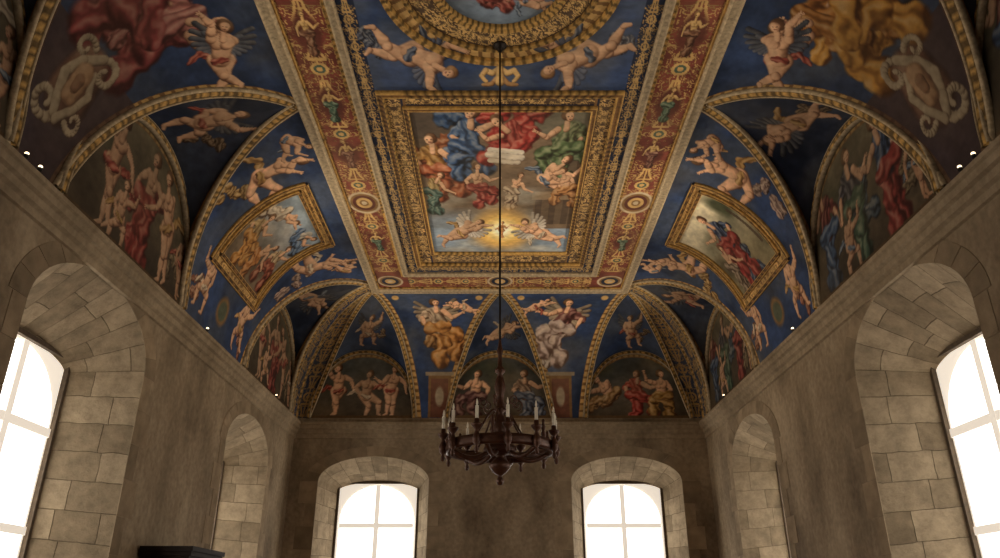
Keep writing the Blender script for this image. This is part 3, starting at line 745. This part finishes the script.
for k in range(6):
    a=pi/12+k*pi/3;pts=[]
    for i in range(17):
        f=i/16;r=.08+.34*f;pts.append((cx+r*math.cos(a),cy+r*math.sin(a),CZ+1.22-.07*math.sin(pi*f)))
    tube(pts,.02,V,F)
    pts=[]
    for i in range(25):
        f=i/24;r=.04+.37*f**1.6;pts.append((cx+r*math.cos(a),cy+r*math.sin(a),CZ+1.56-.29*f+.06*math.sin(2*pi*f)))
    tube(pts,.0085,V,F)
    pts=[]
    for i in range(30):
        f=i/29;th=f*2.6*pi;rr=.055*(1-.75*f);pts.append((cx+(.15+rr*math.sin(th))*math.cos(a),cy+(.15+rr*math.sin(th))*math.sin(a),CZ+1.62-rr*math.cos(th)))
    tube(pts,.007,V,F)
mkobj('wheel_and_scrolls',V,F,M_BRONZE,ch,smooth=True)
V=[];F=[];V2_=[];F2=[];
for k in range(12):
    a=2*pi*k/12+.13;r=.475
    x=cx+r*math.cos(a);y=cy+r*math.sin(a)
    lathe([(.0,1.12),(.012,1.125),(.02,1.15),(.01,1.175),(.03,1.2),(.035,1.24),(.018,1.28),(.014,1.3),(.035,1.325),(.045,1.34),(.045,1.35),(.02,1.355),(.02,1.385),(.016,1.39)],x,y,V,F,14)
    lathe([(.0135,1.38),(.0135,1.49),(.009,1.495),(.0,1.497)],x,y,V2_,F2,12)
    lathe([(.004,1.495),(.009,1.51),(.008,1.525),(.002,1.55),(0,1.552)],x,y,V2_,F2,10)
    a+=pi/12;x=cx+.44*math.cos(a);y=cy+.44*math.sin(a)
    if k%2==0: lathe([(.012,1.27),(.022,1.3),(.012,1.33),(.02,1.36),(.01,1.39),(.014,1.41),(0,1.43)],x,y,V,F,12)
V=[(x,y,z+CZ) for x,y,z in V];V2_=[(x,y,z+CZ) for x,y,z in V2_]
mkobj('candle_cups',V,F,M_BRONZE,ch,smooth=True);mkobj('candles',V2_,F2,M_WAX,ch,smooth=True)

# ------------------------------------------------------------------ cabinet at left
V=[];F=[]
ya,yb=8.75,9.8;xf=.62;top=.66+CZ
def cb(sa,sb,da,db,za,zb): box('left',sa,sb,da,db,za,zb,V,F)
cb(ya+.08,yb-.08,.03,xf-.08,.1,top-.14);cb(ya+.04,yb-.04,.03,xf-.04,0,.12)
cb(ya+.05,yb-.05,.03,xf-.05,top-.14,top-.1);cb(ya+.02,yb-.02,.03,xf-.02,top-.1,top-.05);cb(ya,yb,.03,xf,top-.05,top)
mid=(ya+yb)/2
for (a,b) in((ya+.12,mid-.02),(mid+.02,yb-.12)):
    cb(a,b,xf-.08,xf-.055,.18,1.0);cb(a,b,xf-.08,xf-.055,1.06,top-.2)
    cb(a+.07,b-.07,xf-.055,xf-.04,.26,.92);cb(a+.07,b-.07,xf-.055,xf-.04,1.14,top-.28)
mkobj('wooden_cabinet',V,F,M_WOOD)

# ------------------------------------------------------------------ cornice spotlights
def spot(fr,s,power,aim,lit=True):
    e=empty('cornice_spotlight')
    V=[];F=[];p=wp(fr,s,.125,ct)
    lathe([(0,ct+.0),(.016,ct),(.016,ct+.02),(.006,ct+.025),(.006,ct+.035)],p[0],p[1],V,F,12)
    lathe([(0,ct+.035),(.018,ct+.035),(.022,ct+.055),(.02,ct+.055)],p[0],p[1],V,F,16)
    mkobj('housing',V,F,M_BLACK,e)
    V=[];F=[];lathe([(.012,ct+.054),(.018,ct+.064),(.015,ct+.076),(.006,ct+.082),(.0,ct+.083)],p[0],p[1],V,F,16);mkobj('lens',V,F,M_LENS,e)
    if not lit:return
    l=bpy.data.lights.new('lamp','SPOT');l.energy=power;l.color=(1,.82,.60);l.spot_size=math.radians(100);l.spot_blend=1;l.shadow_soft_size=.05
    o=bpy.data.objects.new('lamp',l);bpy.context.collection.objects.link(o);o.parent=e
    q=wp(fr,s,.2,ct+.14);o.location=q
    o.rotation_euler=(mathutils.Vector(aim)-mathutils.Vector(q)).to_track_quat('-Z','Y').to_euler()
for y,pw,ay in((5.2,120,7.2),(9.35,250,9.6),(12.7,150,12.4),(.5,30,2)):
    spot('left',y,pw,(.3,ay,HP));spot('right',-y,pw,(-.3,ay,HP))
    if y==5.2:
        spot('left',y+.2,0,None,False);spot('right',-y-.2,0,None,False)

# world
w=bpy.data.worlds.new('World');bpy.context.scene.world=w;w.use_nodes=True
w.node_tree.nodes['Background'].inputs[0].default_value=(.5,.6,.75,1);w.node_tree.nodes['Background'].inputs[1].default_value=.3
# camera
cam=bpy.data.cameras.new('camera');co=bpy.data.objects.new('camera',cam);bpy.context.collection.objects.link(co)
cam.sensor_width=36;cam.lens=27.0;co.location=(0,0,CZ);co.rotation_euler=(math.radians(90+23.9),0,0);cam.clip_start=.05
bpy.context.scene.camera=co
sc=bpy.context.scene;sc.view_settings.view_transform='Standard';sc.view_settings.exposure=0
